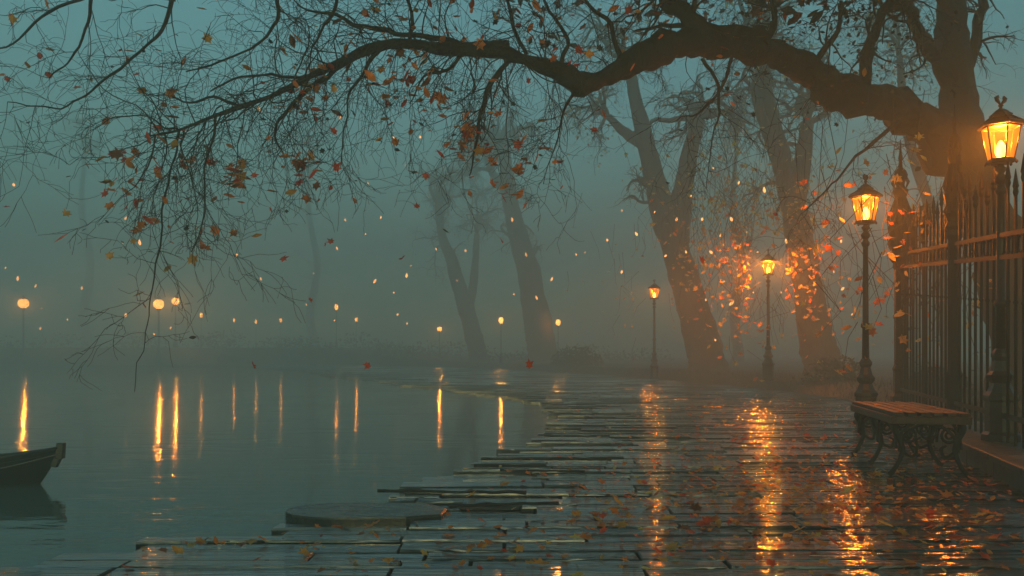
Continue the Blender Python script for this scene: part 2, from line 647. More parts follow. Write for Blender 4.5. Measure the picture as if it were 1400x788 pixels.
y = fy0
i = 0
while y < fy1 - .15:
    y += .215
    i += 1
    if min(abs(y - p) for p in POSTS) < .09:
        continue
    tall = rail_z(y) + .34 + (.1 if i % 2 else 0)
    tall += .45 * math.exp(-((y - 9.38) / .45) ** 2)
    tall += .2 * math.exp(-((y - 12.6) / .5) ** 2)
    pk = MB()
    pk.tube([fp(y, WT), fp(y, tall)], .014, 6)
    pk.lathe([(.014, -.02), (.026, .02), (.02, .05), (.028, .07), (.022, .1), (.003, .22)], fp(y, tall - .01), 6)
    pk.lathe([(.014, 0), (.024, .02), (.014, .04)], fp(y, rail_z(y) - .62), 6)
    pk.build('picket', M['iron'], fn)
for dz, hgt in ((None, .045), (-.2, .042), (0, .042)):
    rl = MB()
    n = 44
    o_ = 0
    for k in range(n + 1):
        y = fy0 + (fy1 - fy0) * k / n
        z = .42 if dz is None else rail_z(y) + dz
        for ox, oz in ((-.022, -hgt / 2), (.022, -hgt / 2), (.022, hgt / 2), (-.022, hgt / 2)):
            rl.v.append(fp(y, z + oz, ox))
    for k in range(n):
        for q in range(4):
            a_, b_ = k * 4 + q, k * 4 + (q + 1) % 4
            rl.face([a_, b_, b_ + 4, a_ + 4])
    rl.face([3, 2, 1, 0])
    rl.face([n * 4 + q for q in range(4)])
    rl.build('rail', M['iron'], fn)
for ya_, yb_ in ((fy0, 2.1), (2.3, 5.1), (5.3, 9.28), (9.48, 12.7)):
    rg = MB()
    y = ya_ + .08
    while y < yb_ - .05:
        rg.ring(fp(y, rail_z(y) - .1), .078, .009, fnrm, 12)
        y += .131
    rg.build('lattice', M['iron'], fn)


def make_post(y, w_, top, big):
    po = MB()
    c = fp(y, WT)
    po.lathe([(w_ * 1.6, 0), (w_ * 1.6, .12), (w_ * 1.15, .17), (w_ * 1.15, .5), (w_ * 1.3, .54), (w_, .6), (w_, 2.05), (w_ * 1.25, 2.1), (w_ * 1.1, 2.16)],
             c, 4 if big else 8, rot0=PI / 4 - ANG)
    o = po.build('post', M['iron'], fn)
    fi = MB()
    z = 2.16
    h = top - WT - z
    pr = [(1.1, 0), (1.45, .03), (1.15, .07), (1.3, .1), (1.6, .13), (1.25, .17), (1.35, .21), (1.55, .25), (1.7, .29), (1.25, .33), (1.3, .38), (1.1, .45), (.75, .53),
          (.95, .56), (1.05, .585), (.6, .61), (.45, .64), (.85, .68), (.95, .71), (.7, .745), (.3, .77), (.22, .82), (.3, .85), (.16, .9), (.05, 1.0)]
    fi.lathe([(r * w_, z + t * h) for r, t in pr], c, 10, smooth=False)
    # acanthus like ribs and leaf scrolls round the finial
    for k in range(8):
        a = 2 * PI * k / 8
        d = Vector((math.cos(a), math.sin(a), 0))
        for (r0, t0, t1) in ((1.55, .27, .52), (1.5, .1, .26), (.95, .6, .74)):
            fi.tube([c + d * w_ * r0 * .75 + Vector((0, 0, z + t0 * h)), c + d * w_ * (r0 + .12) + Vector((0, 0, z + (t0 + (t1 - t0) * .35) * h)),
                     c + d * w_ * r0 * .7 + Vector((0, 0, z + (t0 + (t1 - t0) * .75) * h)), c + d * w_ * r0 * .5 + Vector((0, 0, z + t1 * h))],
                    [.008, .02 * (w_ / .1), .013, .005], 5)
    fi.build('finial', M['iron'], o)
    return o


make_post(12.75, .11, 4.2, True)
make_post(9.38, .068, 3.75, False)
make_post(5.2, .05, 3.85, False)
make_post(2.2, .05, 3.85, False)
# shorter finials and the scrolls that climb to the tall post
sb = MB()
for yy, tp in ((12.25, 3.2), (11.75, 3.0), (11.0, 2.85)):
    c = fp(yy, 2.4)
    h = tp - 2.4
    sb.lathe([(.02, -2.2), (.02, 0), (.05, .03), (.03, .1 * h), (.055, .3 * h), (.035, .45 * h), (.06, .55 * h), (.05, .62 * h), (.02, .7 * h), (.035, .78 * h), (.02, .85 * h), (.003, h)], c, 8)
sb.build('small_finials', M['iron'], fn)
sw = MB()
for s_ in (-1, 1):
    pts = []
    for k in range(15):
        t = k / 14
        pts.append(fp(9.38 + s_ * (.62 - .56 * t ** .8), rail_z(9.38) + .05 + 1.0 * t + .07 * math.sin(t * PI * 2)))
    sw.tube(pts, .014, 6)
    for cz, cyy, rr in ((2.52, .47, .09), (2.66, .26, .07), (2.85, .14, .05)):
        sw.ring(fp(9.38 + s_ * cyy, cz), rr, .01, fnrm)
        sw.ring(fp(9.38 + s_ * cyy, cz), rr * .5, .008, fnrm)
sw.build('scroll_bracket', M['iron'], fn)
sw = MB()
for k in range(7):
    sw.ring(fp(12.6 - k * .14, 1.84), .075, .009, fnrm)
    sw.ring(fp(12.6 - k * .14, 1.72), .075, .009, fnrm)
sw.build('lower_lattice', M['iron'], fn)
# hooked tip of the tall finial
hk = MB()
c = fp(9.38, 3.82)
hk.tube([c, c + Vector((.0, 0, .06)), c + Vector((-.03, 0, .09)), c + Vector((-.05, 0, .06))], [.008, .012, .012, .003], 5)
hk.build('hooked_tip', M['iron'], fn)


# ------------------------------------------------------------------ street lamps
LAMP_COL = (1.0, .3, .035)


def make_lamp(power):
    rt = empty('street_lamp')
    b = MB()
    b.lathe([(.17, 0), (.17, .06), (.14, .09), (.14, .38), (.155, .4), (.155, .44), (.12, .48), (.085, .56), (.115, .6), (.125, .64), (.09, .68), (.065, .78),
             (.085, .82), (.085, .85), (.05, .9)], (0, 0, 0), 8)
    b.build('base', M['lamp_iron'], rt)
    p = MB()
    p.lathe([(.048, .88), (.042, 1.3), (.06, 1.32), (.06, 1.36), (.04, 1.38), (.033, 2.4), (.05, 2.42), (.055, 2.45), (.035, 2.48), (.03, 2.52)], (0, 0, 0), 12, smooth=True)
    p.build('post', M['lamp_iron'], rt)
    c = MB()
    c.lathe([(.03, 2.5), (.055, 2.53), (.062, 2.56), (.04, 2.59), (.028, 2.61), (.05, 2.64), (.055, 2.66), (.03, 2.68), (.03, 2.7), (.06, 2.71)], (0, 0, 0), 12, smooth=True)
    c.build('collar', M['lamp_iron'], rt)
    z0, z1, r0, r1 = 2.745, 3.06, .115, .175
    fr = MB()
    fr.lathe([(.05, 2.7), (.11, 2.705), (.135, 2.72), (.13, 2.745), (.06, 2.748)], (0, 0, 0), 6)
    for k in range(6):
        a = 2 * PI * k / 6
        d = Vector((math.cos(a), math.sin(a), 0))
        fr.tube([d * r0 + Vector((0, 0, z0 - .01)), d * r1 + Vector((0, 0, z1 + .01))], .009, 4)
        fr.lathe([(.004, -.02), (.014, -.005), (.012, .008), (.004, .02)], d * .135 + Vector((0, 0, 2.715)), 6)
        a2 = 2 * PI * (k + 1) / 6
        d2 = Vector((math.cos(a2), math.sin(a2), 0))
        fr.tube([d * r0 + Vector((0, 0, z0)), d2 * r0 + Vector((0, 0, z0))], .009, 4)
        fr.tube([d * r1 + Vector((0, 0, z1)), d2 * r1 + Vector((0, 0, z1))], .01, 4)
    fr.build('lantern_frame', M['lamp_iron'], rt)
    for k in range(6):
        g_ = MB()
        a, a2 = 2 * PI * k / 6, 2 * PI * (k + 1) / 6
        q = []
        for (rr, zz, aa) in ((r0, z0, a), (r0, z0, a2), (r1, z1, a2), (r1, z1, a)):
            g_.v.append(Vector((math.cos(aa) * rr * .985, math.sin(aa) * rr * .985, zz)))
        g_.face([0, 1, 2, 3])
        g_.build('glass_pane', M['pane'], rt)
    rf = MB()
    rf.lathe([(.215, 3.062), (.222, 3.085), (.19, 3.1), (.13, 3.13), (.095, 3.155), (.1, 3.165), (.105, 3.185), (.08, 3.2), (.055, 3.225), (.03, 3.24)], (0, 0, 0), 6)
    for k in range(6):
        a = 2 * PI * k / 6
        d = Vector((math.cos(a), math.sin(a), 0))
        rf.tube([d * .215 + Vector((0, 0, 3.08)), d * .19 + Vector((0, 0, 3.102)), d * .1 + Vector((0, 0, 3.16))], .009, 4)
    rf.build('roof', M['lamp_iron'], rt)
    ft = MB()
    ft.lathe([(.02, 3.23), (.012, 3.26), (.026, 3.275), (.012, 3.29)], (0, 0, 0), 8)
    for s_ in (-1, 1):
        ft.tube([Vector((0, 0, 3.27)), Vector((s_ * .02, 0, 3.3)), Vector((s_ * .05, 0, 3.325)), Vector((s_ * .062, 0, 3.345)), Vector((s_ * .04, 0, 3.36)), Vector((s_ * .028, 0, 3.34))],
                [.008, .012, .02, .02, .016, .006], 6)
    ft.build('finial', M['lamp_iron'], rt)
    fl = MB()
    fl.lathe([(.01, 2.75), (.03, 2.77), (.05, 2.81), (.052, 2.85), (.035, 2.89), (.012, 2.93)], (0, 0, 0), 10, smooth=True)
    fl.build('flame', M['flame'], rt)
    li = bpy.data.lights.new('lamp_light', 'POINT')
    li.energy = power
    li.color = LAMP_COL
    li.shadow_soft_size = .06
    lo = bpy.data.objects.new('lamp_light', li)
    lo.location = (0, 0, 2.99)
    COL.objects.link(lo)
    lo.parent = rt
    return rt


LP = 560
lamp0 = make_lamp(LP)
near_lamps = [
    ((fx(7.65), 7.65, WT), 'nearest street lamp with a glowing amber lantern, standing against the spiked fence', .93),
    ((4.75, 11.3, 0), 'black street lamp behind the bench at the end of the fence', 1.0),
    ((6.58, 21.6, .24), 'lit street lamp between the two large leaning tree trunks', 1.0),
    ((4.82, 28.5, .05), 'lit street lamp left of the leaning trunk at the path edge, soft in the fog', 1.0)]
for i, (loc, lab, s_) in enumerate(near_lamps):
    o = lamp0 if i == 0 else copy_tree(lamp0)
    o.location = loc
    o.rotation_euler.z = .35 + i * .5
    o.scale = (s_, s_, s_)
    tag(o, lab, 'street lamp', 'street lamps along the path')
    if i == 0:
        for ch in o.children:
            if ch.type == 'LIGHT':
                ch.data = ch.data.copy()
                ch.data.energy = LP * .3
    if i == 2:
        for ch in o.children:
            if ch.type == 'LIGHT':
                ch.data = ch.data.copy()
                ch.data.energy = LP * 1.3

# lamps far off in the fog
def make_far_lamp(power):
    rt = empty('distant_lamp')
    p = MB()
    p.lathe([(.14, 0), (.14, .3), (.08, .5), (.04, .8), (.035, 2.6), (.1, 2.7), (.1, 2.72)], (0, 0, 0), 8)
    p.build('post', M['lamp_iron'], rt)
    g_ = MB()
    g_.lathe([(.1, 2.73), (.19, 2.82), (.22, 2.95), (.19, 3.08), (.12, 3.14)], (0, 0, 0), 10, smooth=True)
    g_.build('lantern_globe', M['far_pane'], rt)
    r_ = MB()
    r_.lathe([(.2, 3.15), (.1, 3.24), (.02, 3.34)], (0, 0, 0), 8)
    r_.build('roof', M['lamp_iron'], rt)
    li = bpy.data.lights.new('lamp_light', 'POINT')
    li.energy = power
    li.color = (1, .4, .1)
    li.shadow_soft_size = .1
    lo = bpy.data.objects.new('lamp_light', li)
    lo.location = (0, 0, 2.95)
    COL.objects.link(lo)
    lo.parent = rt
    return rt


far0 = make_far_lamp(420)
far = [(32, 415, 61, 'distant lamp glowing in the fog above the moored boat, leftmost on the far bank', 1),
       (217, 416, 60, 'left lamp of the close pair glowing brightest across the water', 1.1),
       (240, 412, 64, 'right lamp of the close pair glowing brightest across the water', .9),
       (275, 431, 72, 'small distant lamp just right of the bright pair', .3),
       (320, 438, 76, 'first of the row of three tiny lamps across the water, nearest the bright pair', .25),
       (350, 440, 76, 'middle one of the row of three tiny lamps across the water', .25),
       (384, 438, 76, 'last of the row of three tiny lamps across the water, farthest from the bright pair', .25),
       (460, 420, 70, 'single high distant lamp over the place where the far path meets the fog', .3),
       (487, 437, 74, 'yellow distant lamp just right of the single high one', .4),
       (601, 450, 62, 'round yellow distant lamp left of the thin leaning trunk', .9),
       (685, 438, 52, 'distant lamp on a thin post between the two faint leaning trunks', .5),
       (763, 441, 55, 'orange distant lamp right of the wide faint trunk', .6)]
energies = {}
first = True
for px, py, Y, lab, e in far:
    o = far0 if first else copy_tree(far0)
    first = False
    pt = P(px, py, Y)
    gz = ground_z(pt.x, Y)
    hh = pt.z - gz
    s_ = hh / 2.95
    s_ = max(.6, min(1.5, s_))
    o.location = (pt.x, Y, pt.z - 2.95 * s_)
    th_ = 1.15 if e >= .9 else .45 + e * .6
    o.scale = (s_ * th_, s_ * th_, s_)
    tag(o, lab, 'street lamp', 'distant lamps in the fog')
    for ch in o.children:
        if ch.type == 'LIGHT':
            ch.data = ch.data.copy()
            ch.data.energy = (1300 if e >= .9 and px < 300 else 380) * e
far0.children[0]


# ------------------------------------------------------------------ bench
bn = empty('park_bench', (3.42, 7.32, 0), 0)
tag(bn, 'backless park bench with wooden slats on ornate black cast iron legs', 'bench')
bn.rotation_euler.z = -math.atan2(.25, 1.4)
SL, SW, SZ = 1.5, .58, .5
st = MB()
for k in range(6):
    x = -SW / 2 + SW * (k + .5) / 6
    st.box((x, 0, SZ + R.uniform(-.002, .002)), (SW / 6 - .026, SL, .03))
st.build('seat', M['bench_wood'], bn, bevel=.005)
ap = MB()
ap.box((-SW / 2 + .01, 0, SZ - .047), (.03, SL - .02, .06))
ap.box((SW / 2 - .01, 0, SZ - .047), (.03, SL - .02, .06))
ap.box((0, -SL / 2 + .03, SZ - .047), (SW - .052, .03, .06))
ap.box((0, SL / 2 - .03, SZ - .047), (SW - .052, .03, .06))
ap.build('apron', M['bench_wood'], bn, bevel=.004)
for ye in (-SL / 2 + .09, 0.0, SL / 2 - .09):
    for s_ in (-1, 1):
        lg = MB()
        X = s_ * (SW / 2 - .05)
        pts = [(X, ye, SZ - .08, .022), (X + s_ * .015, ye, .38, .026), (X - s_ * .03, ye, .28, .022), (X - s_ * .045, ye, .2, .02), (X - s_ * .01, ye, .1, .018), (X + s_ * .035, ye, .03, .02), (X + s_ * .06, ye, .012, .026)]
        a, b = spline(pts, 5)
        lg.tube(a, b, 8)
        lg.ring((X - s_ * .09, ye, .33), .055, .012, (0, 1, 0))
        lg.ring((X - s_ * .09, ye, .33), .025, .01, (0, 1, 0))
        a, b = spline([(X - s_ * .04, ye, .2, .014), (X - s_ * .12, ye, .16, .013), (X - s_ * .15, ye, .22, .013), (X - s_ * .11, ye, .25, .008)], 5)
        lg.tube(a, b, 6)
        lg.build('leg', M['iron'], bn)
    br = MB()
    pts = [(SW * .38 * math.cos(t), ye, .2 + .22 * math.sin(t), .014) for t in [PI * k / 8 for k in range(9)]]
    a, b = spline(pts, 3)
    br.tube(a, b, 6)
    br.ring((0, ye, .36), .06, .011, (0, 1, 0))
    br.build('end_brace', M['iron'], bn)
for s_ in (-1, 1):
    sd = MB()
    for y0 in (-SL / 4 + .02, SL / 4 - .02):
        pts = [(s_ * (SW / 2 - .05), y0 + .3 * math.cos(t), .22 + .2 * math.sin(t), .012) for t in [PI * k / 8 for k in range(9)]]
        a, b = spline(pts, 3)
        sd.tube(a, b, 6)
        sd.ring((s_ * (SW / 2 - .05), y0 - .2, .39), .045, .01, (1, 0, 0))
        sd.ring((s_ * (SW / 2 - .05), y0 + .2, .39), .045, .01, (1, 0, 0))
    sd.build('side_scrolls', M['iron'], bn)

# a far bench in the fog by the path
fb = copy_tree(bn)
fb.location = (3.6, 46, ground_z(3.6, 46))
fb.rotation_euler.z = .9
tag(fb, 'faint empty bench in the fog beyond the curve of the path', 'bench')
fb.name = 'park_bench'

# ------------------------------------------------------------------ boat
bt = empty('rowing_boat', (-3.58, 6.65, -.05), 0)
tag(bt, 'small dark wooden rowing boat with raised stem post floating on the calm water', 'boat')
bt.rotation_euler.z = math.radians(4)
bt.scale = (1, 1, .78)
hull, rim = MB(), MB()
BL = 3.4


def section(t):
    """t 0 at the stem (right) .. 1 at the stern; half breadth, sheer, keel"""
    hb = .56 * math.sin(min(1, t * 1.45 + .0) * PI / 2) ** .75 * (1 - .3 * max(0, t - .6))
    sheer = .235 + .125 * (1 - min(1, t * 3.0)) ** 2 - .03 * math.sin(t * PI) + .06 * max(0, t - .7)
    keel = -.16 + .0 * t
    return max(.012, hb), sheer, keel


NS, NK = 36, 9
for lay in (0, 1):
    o = len(hull.v)
    for i in range(NS + 1):
        t = i / NS
        hb, sh_, kl = section(t)
        if lay:
            hb = max(.004, hb - .025)
            kl += .03
            sh_ -= .001
        for k in range(2 * NK + 1):
            u = (k - NK) / NK
            a = abs(u)
            yy = math.copysign(hb * (a ** .55), u) if u else 0
            zz = kl + (sh_ - kl) * (a ** 1.9)
            # raked stem
            rake = -(.235 * (1 - (zz - kl) / (sh_ - kl + 1e-6)) ** 1.3) * (1 - t) ** 6
            hull.v.append(Vector((-BL * t + rake, yy, zz)))
    W_ = 2 * NK + 1
    for i in range(NS):
        for k in range(2 * NK):
            a = o + i * W_ + k
            q = [a, a + 1, a + 1 + W_, a + W_]
            hull.face(q if lay else q[::-1], lay, True)
hull.build('hull', [M['boat_wood'], M['boat_inner']], bt)
for s_ in (-1, 1):
    pts = []
    for i in range(NS + 1):
        hb, sh_, kl = section(i / NS)
        pts.append(Vector((-BL * i / NS, s_ * hb, sh_ + .006)))
    rim.tube(pts, .016, 6)
    # rubbing strake lower on the hull
    p2 = [Vector((p.x - .01, p.y * 1.0 - s_ * .006, p.z - .055)) for p in pts]
    rim.tube(p2[1:], .009, 5)
rim.build('gunwale', M['boat_wood'], bt)
sp = MB()
sp.box((.012, 0, .335), (.055, .06, .16), Matrix.Rotation(.05, 3, 'Y'))
sp.box((-.02, 0, .23), (.05, .05, .12), Matrix.Rotation(.35, 3, 'Y'))
sp.build('stem_post', M['boat_wood'], bt, bevel=.006)
for x in (-.95, -1.8, -2.6):
    th = MB()
    hb, sh_, kl = section(-x / BL)
    th.box((x, 0, sh_ - .07), (.2, 2 * hb - .07, .025))
    th.build('thwart', M['boat_inner'], bt, bevel=.004)
tr = MB()
hb, sh_, kl = section(1)
tr.v += [Vector((-BL, -hb, sh_)), Vector((-BL, hb, sh_)), Vector((-BL, hb * .6, kl + .08)), Vector((-BL, 0, kl)), Vector((-BL, -hb * .6, kl + .08))]
tr.face([0, 1, 2, 3, 4])
tr.build('transom', M['boat_wood'], bt)
ro = MB()
a, b = spline([(.03, -.03, .31, .006), (-.3, -.36, .215, .006), (-.7, -.47, .2, .006), (-1.2, -.56, .16, .006), (-1.7, -.57, .2, .006)], 6)
ro.tube([p + Vector((0, -.022, 0)) for p in a], b, 5)
ro.build('rope', M['rope'], bt)


# ------------------------------------------------------------------ trees
def grow(mb, tips, start, dirv, length, rad, level, maxlevel, droop, rnd, sides=4, bias=None, kids=(4, 7), mi=0, wig=.28):
    n = max(4, int(4 + length * 7)) if level < maxlevel else 5
    n = min(n, 14)
    pts, rr = [start.copy()], [rad]
    d = dirv.normalized()
    p = start.copy()
    step = length / n
    end_r = max(.0016, rad * .32)
    nodes = []
    for i in range(n):
        d = d + Vector((rnd.gauss(0, wig), rnd.gauss(0, wig), rnd.gauss(0, wig)))
        d.z -= droop * (i / n)
        if bias:
            d += bias * .05
        d.normalize()
        p = p + d * step
        pts.append(p.copy())
        rr.append(rad + (end_r - rad) * (i + 1) / n)
        nodes.append((p.copy(), d.copy(), rr[-1]))
    mb.tube(pts, rr, sides if level < 2 else 3, mi, cap=False)
    tips.append((p.copy(), level))
    if level < maxlevel:
        k = rnd.randint(*kids)
        for _ in range(k):
            q, dd, r_ = nodes[rnd.randrange(0, len(nodes))]
            side = Vector((rnd.uniform(-1, 1), rnd.uniform(-.8, .8), rnd.uniform(-1, .8)))
            nd = dd * .75 + side * .9
            grow(mb, tips, q, nd, length * rnd.uniform(.35, .7), max(.002, r_ * .62), level + 1, maxlevel, droop * 1.15, rnd, sides, bias, kids, mi, wig)
    else:
        tips.append((pts[len(pts) // 2].copy(), level))


LEAFM = [M['leaf_red'], M['leaf_orange'], M['leaf_amber'], M['leaf_yellow'], M['leaf_brown'], M['leaf_dark']]

# --- the great arching tree by the fence
gt = empty('arching_tree', tuple(P(1398, 560, 12.9)))
gt.location.z = ground_z(gt.location.x, 12.9) - .05
GB = gt.location.copy()
tag(gt, 'huge dark tree behind the fence with a long limb arching over the whole path', 'tree')


def rel(pts, base_):
    return [tuple(P(px, py, Y) - base_) + (r_,) for px, py, Y, r_ in pts]


tk = MB()
tpts = rel([(1418, 600, 13.00, 0.67), (1404, 540, 12.95, 0.54), (1385, 430, 12.90, 0.45), (1352, 310, 12.85, 0.43), (1322, 200, 12.80, 0.36), (1308, 100, 12.80, 0.28), (1300, 0, 12.80, 0.24), (1296, -110, 12.80, 0.19), (1306, -260, 12.90, 0.15), (1290, -420, 12.90, 0.09)], GB)
a, b = spline(tpts, 8)
b = [r_ * .86 for r_ in b]
tk.tube(a, b, 20, rough=.32)
for k in range(7):
    an = 2 * PI * k / 7 + .3
    d = Vector((math.cos(an), math.sin(an), 0))
    q = Vector(tpts[0][:3])
    aa, bb = spline([tuple(q + d * .25 + Vector((0, 0, .75))) + (.16,), tuple(q + d * .5 + Vector((0, 0, .3))) + (.16,), tuple(q + d * .85 + Vector((0, 0, .06))) + (.12,), tuple(q + d * 1.3 + Vector((0, 0, -.08))) + (.06,)], 5)
    tk.tube(aa, bb, 8, rough=.25)
tk.build('trunk', M['bark'], gt)
lm = MB()
limb_px = [(1372, 330, 12.85, .36), (1335, 252, 12.8, .33), (1290, 196, 12.4, .29), (1240, 155, 11.8, .25), (1190, 138, 11.1, .205), (1150, 130, 10.5, .215), (1118, 104, 10.0, .17), (1080, 84, 9.6, .15), (1030, 64, 9.2, .165),
           (965, 54, 8.85, .175), (925, 62, 8.6, .13), (895, 72, 8.5, .13), (860, 88, 8.4, .11), (825, 106, 8.3, .09), (795, 114, 8.2, .1), (762, 98, 8.1, .08), (715, 82, 8.0, .075), (672, 68, 7.9, .085), (635, 68, 7.8, .062), (600, 66, 7.7, .055),
           (555, 60, 7.6, .046), (510, 66, 7.5, .04), (470, 84, 7.45, .034), (425, 104, 7.4, .03), (375, 130, 7.3, .024), (330, 146, 7.25, .02), (290, 160, 7.2, .016), (245, 178, 7.1, .012), (205, 186, 7.0, .007)]
lpts = rel(limb_px, GB)
a, b = spline(lpts, 6)
lm.tube(a, b, 18, rough=.5)
# knuckles on the limb
for px, py, Y, r_ in ((965, 48, 8.82, .11), (795, 120, 8.2, .1), (1120, 116, 10.05, .13), (676, 62, 7.9, .06), (905, 52, 8.5, .1)):
    c = P(px, py, Y) - GB
    aa, bb = spline([tuple(c + Vector((-.1, 0, -.03))) + (r_ * .5,), tuple(c) + (r_,), tuple(c + Vector((.14, 0, .02))) + (r_ * .5,)], 4)
    lm.tube(aa, bb, 9, rough=.4)
lm.build('limb', M['shaded_bark'], gt)

br, tw = MB(), MB()
tips = []
R3 = random.Random(5)
bpx = [
    # (points px,py,Y,r)
    [(965, 50, 8.7, .12), (930, 20, 8.6, .085), (905, -20, 8.6, .06), (880, -80, 8.7, .04)],
    [(1180, 130, 11.0, .09), (1190, 60, 10.9, .07), (1215, 10, 10, .05), (1230, -60, 10, .03)],
    [(1300, 120, 12.8, .12), (1265, 60, 12.3, .1), (1240, 10, 10.2, .06), (1215, -60, 10.1, .04)],
    [(1310, 110, 12.8, .11), (1335, 50, 12.9, .085), (1342, 0, 13, .06), (1350, -70, 13, .03)],
    [(700, 78, 8.0, .03), (668, 120, 7.9, .024), (656, 160, 7.85, .018), (650, 205, 7.8, .012), (640, 240, 7.8, .006)],
    [(640, 64, 7.8, .03), (590, 50, 7.7, .024), (530, 42, 7.6, .02), (482, 30, 7.5, .016), (430, 15, 7.5, .01), (385, -15, 7.5, .005)],
    [(480, 80, 7.5, .024), (425, 122, 7.4, .02), (392, 148, 7.35, .017), (374, 185, 7.3, .011), (386, 215, 7.3, .006)],
    [(296, 155, 7.2, .013), (290, 185, 7.2, .011), (278, 235, 7.15, .009), (280, 290, 7.1, .007), (262, 345, 7.1, .005)],
    [(245, 178, 7.1, .012), (238, 215, 7.1, .009), (224, 285, 7.0, .008), (216, 350, 7.0, .007), (206, 420, 7.0, .005), (196, 475, 6.95, .004), (180, 535, 6.9, .003)],
    [(245, 178, 7.1, .01), (215, 165, 7.1, .008), (175, 160, 7.0, .006), (130, 175, 7.0, .004)],
    [(235, -30, 7.2, .02), (232, 15, 7.2, .018), (212, 52, 7.2, .015), (183, 78, 7.1, .013), (150, 105, 7.1, .011), (110, 135, 7.0, .008), (60, 148, 7.0, .006), (10, 140, 6.9, .004)],
    [(240, 0, 7.3, .016), (160, -10, 7.1, .015), (80, 10, 7.0, .012), (30, 50, 7.0, .009), (-30, 75, 6.9, .006)],
    [(380, -20, 7.4, .02), (375, 30, 7.4, .016), (350, 60, 7.35, .012), (300, 85, 7.3, .008), (250, 100, 7.2, .005)],
    [(525, 62, 7.5, .02), (500, 90, 7.5, .014), (480, 130, 7.4, .01), (470, 180, 7.4, .007), (465, 230, 7.4, .004)],
    [(560, 55, 7.6, .02), (560, 10, 7.6, .016), (540, -30, 7.6, .01)],
    [(720, 75, 8, .024), (700, 30, 8, .018), (690, -20, 8.0, .012)],
    [(765, 92, 8.1, .024), (775, 50, 8.1, .018), (745, 5, 8.1, .014), (730, -40, 8.1, .01)],
    [(850, 85, 8.4, .03), (835, 35, 8.3, .022), (800, 0, 8.3, .016), (790, -50, 8.3, .01)],
    [(1000, 80, 8.9, .02), (985, 120, 8.8, .014), (960, 150, 8.8, .01), (925, 165, 8.7, .006)],
    [(960, 80, 8.7, .02), (985, 130, 8.7, .014), (975, 190, 8.6, .008), (965, 260, 8.6, .004)],
    [(1045, 60, 9, .04), (1060, 20, 9.1, .03), (1050, -30, 9.2, .02)],
    [(1110, 92, 9.9, .04), (1140, 50, 9.5, .03), (1150, 0, 9.6, .02)],
    [(640, 70, 7.8, .02), (610, 95, 7.8, .014), (580, 110, 7.75, .009), (560, 140, 7.7, .005)],
    [(330, 148, 7.25, .016), (300, 135, 7.3, .012), (260, 140, 7.3, .009), (215, 130, 7.3, .006)],
    [(425, 105, 7.4, .018), (380, 105, 7.5, .013), (330, 110, 7.5, .009), (285, 125, 7.5, .006)],
    [(790, 118, 8.2, .02), (770, 160, 8.2, .012), (760, 200, 8.2, .007), (745, 250, 8.2, .004)],
    [(1230, 165, 11.6, .03), (1170, 215, 9.8, .018), (1130, 260, 9.6, .01), (1100, 290, 9.5, .005)],
    [(130, -30, 7.1, .016), (120, 30, 7.1, .013), (100, 80, 7, .009), (70, 110, 7, .006)],
    [(470, -30, 7.5, .016), (455, 20, 7.5, .013), (430, 60, 7.4, .009), (420, 95, 7.4, .006)],
    [(1305, 20, 12.8, .1), (1250, -60, 10, .07), (1120, -120, 9, .05), (950, -130, 8, .04), (760, -110, 7.4, .03), (560, -90, 7.3, .025), (400, -70, 7.3, .02), (235, -30, 7.2, .016)],
]
for bi, bp_ in enumerate(bpx):
    q = rel(bp_, GB)
    a, b = spline(q, 5)
    ph = bi * 7.3
    for k_ in range(2, len(a)):
        sc_ = .035 if b[k_] < .04 else .06
        a[k_] = a[k_] + sc_ * Vector((noise.noise(a[k_] * 5 + Vector((ph, 0, 0))), noise.noise(a[k_] * 5 + Vector((0, ph, 9))), 1.3 * noise.noise(a[k_] * 6 + Vector((3, 5, ph)))))
    br.tube(a, b, 8 if b[0] > .03 else 6, rough=.25)
    thick = b[0] > .028
    for k in range(2, len(a)):
        if bi == 29 and R3.random() < .5:
            continue
        nk = R3.choice((0, 0, 1, 1)) if not thick else R3.choice((0, 1, 2))
        for _ in range(nk):
            dd = (a[k] - a[k - 1]).normalized()
            side = Vector((R3.uniform(-1, .6), R3.uniform(-.7, .7), R3.uniform(-1.2, .7)))
            grow(tw, tips, a[k], dd * .4 + side, R3.uniform(.4, .9), max(.003, b[k] * .32), 1, 3, .1, R3, kids=(2, 5), wig=.24)
# twigs straight from the limb, mostly hanging from its outer half
a, b = spline(lpts, 6)
for k in range(len(a)):
    f = k / len(a)
    for _ in range(R3.choice((0, 0, 1)) if f < .5 else R3.choice((1, 1, 2))):
        up = R3.random() < (.5 if f < .6 else .45)
        side = Vector((R3.uniform(-1, .25), R3.uniform(-.6, .6), R3.uniform(.3, 1.1) if up else R3.uniform(-1.2, -.2)))
        ln = R3.uniform(.5, 1.2) if f > .5 else R3.uniform(.3, .8)
        grow(tw, tips, a[k], side, ln, R3.uniform(.004, .008), 1, 3, .12 if up else .2, R3, kids=(2, 5), wig=.24)
br.build('branches', M['shaded_bark'], gt)
tw.build('twigs', M['twig'], gt)

lf = MB()
R4 = random.Random(21)


def scr(v):     # photograph position of a point, used only to thin the leaves
    w_ = v + GB
    return 700 + w_.x / w_.y * F, HY - (w_.z - CH) / w_.y * F


